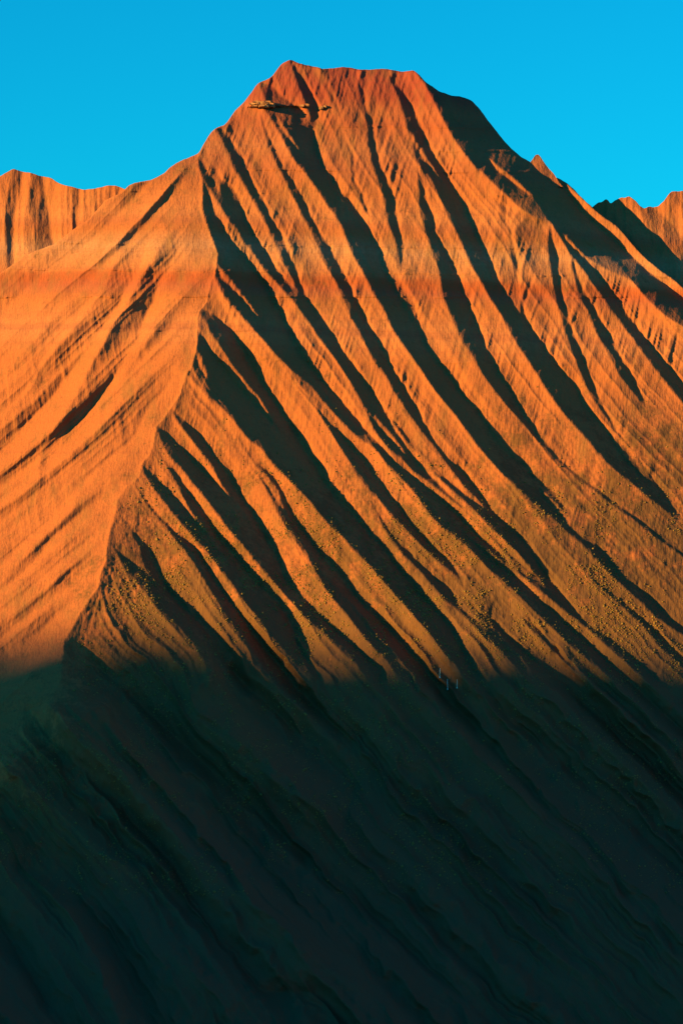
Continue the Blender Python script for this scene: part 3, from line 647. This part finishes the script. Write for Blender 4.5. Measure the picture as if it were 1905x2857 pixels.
# ------------------------------------------------------------------ scrub
def scrub_field(name, label, pts, seed):
    rng = np.random.RandomState(seed)
    n = len(pts)
    base_v = np.array([[1, 0, .1], [.31, .95, 0], [-.81, .59, .1], [-.81, -.59, 0], [.31, -.95, .1], [0.1, 0, 1.0], [0, 0, -.5]])
    f = [(0, 1, 5), (1, 2, 5), (2, 3, 5), (3, 4, 5), (4, 0, 5), (1, 0, 6), (2, 1, 6), (3, 2, 6), (4, 3, 6), (0, 4, 6)]
    R = np.clip(rng.exponential(0.24, n) + 0.14, 0, 1.2)
    jit = rng.uniform(.65, 1.3, (n, 7, 3))
    co = pts[:, None, :] + base_v[None] * jit * (R * 0.9)[:, None, None]
    fa = (np.array(f)[None] + (np.arange(n) * 7)[:, None, None]).reshape(-1, 3)
    me = bpy.data.meshes.new(name)
    me.vertices.add(n * 7); me.vertices.foreach_set('co', co.astype(np.float32).ravel())
    me.loops.add(fa.size); me.loops.foreach_set('vertex_index', fa.astype(np.int32).ravel())
    me.polygons.add(len(fa)); me.polygons.foreach_set('loop_start', np.arange(0, fa.size, 3, dtype=np.int32))
    me.polygons.foreach_set('loop_total', np.full(len(fa), 3, np.int32))
    me.update(calc_edges=True); me.materials.append(SCRUB)
    o = bpy.data.objects.new(name, me); COL.objects.link(o)
    o['kind'] = 'stuff'; o['label'] = label
    return o
rng = np.random.RandomState(9)
n = 420000
pu = rng.uniform(-40, 1950, n); pv = rng.uniform(1000, 2500, n)
spn = np.interp(pv, spine[:, 1], spine[:, 0])
den = value_noise(pu / 70, pv / 70, 91) * .6 + value_noise(pu / 22, pv / 22, 92) * .4
zone = np.exp(-((pv - (1620 + 0.06 * (pu - 900))) / 230.0) ** 2)
zone = np.where(pv > 1700, np.maximum(zone, 0.20), zone)
dist_sp = np.clip((pu - spn - 10) / 60, 0, 1)
p_keep = np.clip((den - 0.46) * 3.2 + 0.15, 0, 1) * zone * dist_sp * 0.85
keep = rng.rand(n) < p_keep
pu, pv = pu[keep], pv[keep]
yd = sample(Y, U0, V0, C, pu, pv)
wx, wy, wz = world_pt(pu, pv, yd)
scrub = scrub_field('scrub_cover', 'low scrub dotting the lower flutes of the mountain', np.stack([wx, wy, wz], 1), 17)

# ------------------------------------------------------------------ valley floor and the ridge across it that shades the foot
g = 14000.0
gx = np.linspace(-g, g, 60); gy = np.linspace(-g, g, 60)
GX, GY = np.meshgrid(gx, gy[::-1])
GZ = -620 + 60 * fbm(GX / 1800, GY / 1800, 61, 3)
gnd = grid_mesh('valley_floor', GX, GY, GZ, FOREST); gnd['kind'] = 'structure'

edge = [(0, 1850), (60, 1805), (120, 1755), (175, 1722), (341, 1757), (533, 1800), (807, 1785), (940, 1815), (1078, 1845), (1225, 1820), (1340, 1790),
        (1464, 1790), (1560, 1828), (1700, 1830), (1905, 1840), (2100, 1850)]
perp = np.array([-SUN_DIR[1], SUN_DIR[0]]) / math.hypot(SUN_DIR[0], SUN_DIR[1])
FAR = 5800.0
cr = []
for (a, b) in edge:
    p = np.array(place(a, b)) + SUN_DIR * FAR
    cr.append((p[0] * perp[0] + p[1] * perp[1], p[2] - (p[0] * SUN_DIR[0] + p[1] * SUN_DIR[1]) / math.hypot(*SUN_DIR[:2]) * math.tan(SUN_EL), p[2]))
hd = SUN_DIR[:2] / math.hypot(*SUN_DIR[:2])
cr.sort()
lat = np.array([c[0] for c in cr]); k0 = np.array([c[1] for c in cr])
lat = np.concatenate([[lat[0] - 60], lat]); k0 = np.concatenate([[k0[0] - 55], k0])
lat_s = np.linspace(lat[0] - 900, lat[-1] + 900, 700)
RD = FAR * math.cos(SUN_EL)
top = np.interp(lat_s, lat, k0) + RD * math.tan(SUN_EL)
top = blur(top[:, None], 1.0, 0)[:, 0]
off = np.concatenate([np.linspace(-700, 0, 30), np.linspace(0, 700, 30)[1:]])
LT, OF = np.meshgrid(lat_s, off)
hz = top[None] - np.abs(OF) * 0.75 + 10 * fbm(LT / 70, OF / 70, 63, 4) * np.clip(np.abs(OF) / 60, 0, 1)
hz = np.maximum(hz, -720)
RX = perp[0] * LT + hd[0] * (RD + OF); RY = perp[1] * LT + hd[1] * (RD + OF)
opp = grid_mesh('opposite_ridge', RX, RY, hz, FOREST); opp['kind'] = 'structure'

# unseen hills added to bounce warm sunlight into shade, behind camera and right
u_ = np.linspace(-1, 1, 120); w_ = np.linspace(0, 1, 40)
A_, B_ = np.meshgrid(u_, w_)
ang = math.radians(-38) + A_ * math.radians(62)
rad = 4200 + 2600 * B_
HX = rad * np.cos(ang); HY = -DIST + rad * np.sin(ang)
HZ = -640 + (780 + 180 * fbm(A_ * 9, B_ * 0 + 2, 95, 4)) * np.sin(np.clip(B_ * 1.5, 0, 1) * math.pi / 2) * (1 - A_ ** 4) + 260 * (ridged(A_ * 16, B_ * 2, 96) - .5) * B_
hills = grid_mesh('bounce_hills', HX, HY, HZ, ROCK_FAR, flip=True); hills['kind'] = 'structure'
